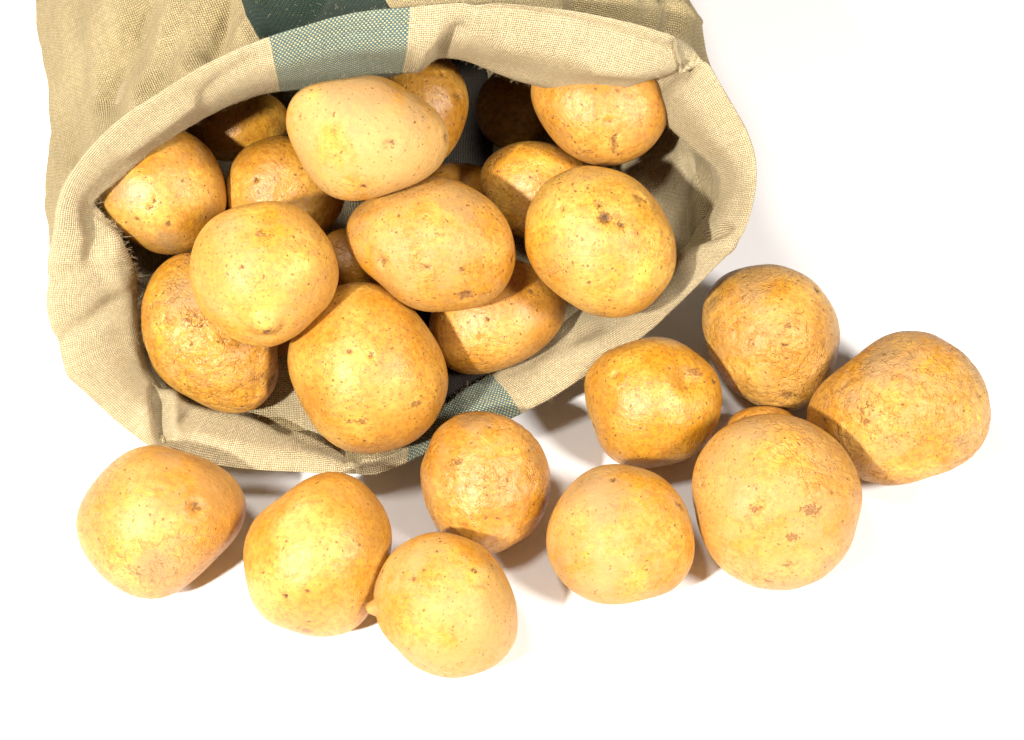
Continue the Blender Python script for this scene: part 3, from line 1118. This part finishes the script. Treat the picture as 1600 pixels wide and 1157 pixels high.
def build_potato(k):
    p = POT[k]
    dep = p['depth']
    L = shape(p, DIRS, dep)
    r0 = p['co'][0] * dep / FPX
    nrm = L / np.linalg.norm(L, axis=1, keepdims=True)
    sd = SPOT[k] * 11
    face = np.abs(DIRS[:, 2])
    h = sinnoise(L, 22, sd + 1) * p['lump'] * r0 * (.35 + .65 * face) * .8
    h += sinnoise(L, 55, sd + 2) * p['lump'] * r0 * .35
    if p['wr']:
        q = L + np.stack([sinnoise(L, 60, sd + 5), sinnoise(L, 60, sd + 6), sinnoise(L, 60, sd + 7)], 1) * .003
        w = np.abs(sinnoise(q, 95, sd + 3, 8))
        msk = np.clip(.5 + sinnoise(L, 16, sd + 9), 0, 1)
        h -= np.exp(-(w / .22) ** 2) * .0007 * p['wr'] * msk
    mark = np.zeros((len(L), 4))
    mark[:, 3] = 1
    for e in p['eyes']:
        typ, ex, ey, sz, am = e
        dx, dy = ex - p['c'][0], -(ey - p['c'][1])
        ph = np.array([math.atan2(dy, dx)])
        R = Rphi(p['co'], ph)[0]
        s = min(math.hypot(dx, dy) / R, .985)
        dv_ = np.array([s * math.cos(ph[0]), s * math.sin(ph[0]), math.sqrt(1 - s * s)])
        q = shape(p, dv_[None], dep)[0]
        rel = L - q
        # tangent frame on the skin
        nn = dv_
        tx = np.array([1.0, 0, 0]) - nn * nn[0]
        tx /= np.linalg.norm(tx) + 1e-9
        ty = np.cross(nn, tx)
        a, b = rel @ tx, rel @ ty
        d = np.linalg.norm(rel, axis=1)
        szm = sz * .001
        if typ == 'eye':
            h -= np.exp(-(d / szm) ** 2) * .0009 * am
            h += np.exp(-((d - szm * 1.7) / (szm * .7)) ** 2) * .0003 * am
            mark[:, 0] = np.maximum(mark[:, 0], np.exp(-(d / (szm * .8)) ** 2) * .55 * am)
            br = np.exp(-(((a) / (szm * 1.3)) ** 2 + ((b - szm * .5 + (a / szm) ** 2 * szm * .25) / (szm * .25)) ** 2))
            h -= br * .0006 * am
            mark[:, 1] = np.maximum(mark[:, 1], br * .55 * am)
        elif typ == 'pit':
            h -= np.exp(-(d / szm) ** 2) * .0011 * am
            mark[:, 1] = np.maximum(mark[:, 1], np.clip(1.4 * np.exp(-(d / (szm * .75)) ** 2), 0, 1) * min(am, 1) * .85)
            mark[:, 0] = np.maximum(mark[:, 0], np.exp(-(d / (szm * 1.6)) ** 2) * .6)
        elif typ == 'scar':
            dd_ = np.hypot(a, b * 1.7)
            mark[:, 0] = np.maximum(mark[:, 0], np.exp(-(dd_ / szm) ** 2) * am)
            h += np.exp(-(dd_ / szm) ** 2) * .00015 * am
        elif typ == 'line':
            ln = np.exp(-((a / szm) ** 4 + ((b + .4 * a * a / szm) / .0005) ** 2))
            h -= ln * .0006 * am
            mark[:, 1] = np.maximum(mark[:, 1], ln * .45 * am)
        elif typ == 'crack':
            ln = np.exp(-((b / szm) ** 4 + ((a - .35 * b * b / szm + .0008 * np.sin(b * 900)) / .0007) ** 2))
            h -= ln * .0012 * am
            mark[:, 1] = np.maximum(mark[:, 1], ln * .75 * am)
            mark[:, 0] = np.maximum(mark[:, 0], np.exp(-((b / szm) ** 4 + (a / .002) ** 2)) * .5)
        elif typ == 'dent':
            h -= np.exp(-(d / szm) ** 2) * .001 * am
        elif typ == 'knob':
            h += np.exp(-(d / szm) ** 2) * .001 * am
            h -= np.exp(-((d - szm * 1.5) / (szm * .5)) ** 2) * .0003 * am
        elif typ == 'dirt':
            mark[:, 2] = np.maximum(mark[:, 2], np.exp(-(d / szm) ** 2) * am)
        elif typ == 'nub':
            h += np.exp(-(d / szm) ** 4) * .001 * am
            h -= np.exp(-((d - szm * 1.35) / (szm * .3)) ** 2) * .0004
            mark[:, 0] = np.maximum(mark[:, 0], np.exp(-(d / (szm * .7)) ** 2) * .5)
    L = L + nrm * h[:, None]
    P_ = L @ p['F']
    if p['h'] is None:  # settle on the table
        dz = -(P_[:, 2].min() + p['C'][2]) + .0002
        p['C'] = p['C'] + np.array([0, 0, dz])
    me = bpy.data.meshes.new('potato')
    me.vertices.add(len(P_))
    me.vertices.foreach_set('co', P_.ravel())
    me.loops.add(FACES.size)
    me.loops.foreach_set('vertex_index', FACES.ravel())
    me.polygons.add(len(FACES))
    me.polygons.foreach_set('loop_start', np.arange(0, FACES.size, 3))
    me.polygons.foreach_set('loop_total', np.full(len(FACES), 3))
    me.update(calc_edges=True)
    me.polygons.foreach_set('use_smooth', np.ones(len(FACES), bool))
    ca = me.color_attributes.new('mark', 'FLOAT_COLOR', 'POINT')
    ca.data.foreach_set('color', mark.ravel())
    me.materials.append(skin(k, p))
    o = bpy.data.objects.new('potato', me)
    S.collection.objects.link(o)
    o.location = p['C']
    o['label'] = p['label']
    o['category'] = 'potato'
    o['group'] = p['group']
    return o


for k in keys:
    build_potato(k)
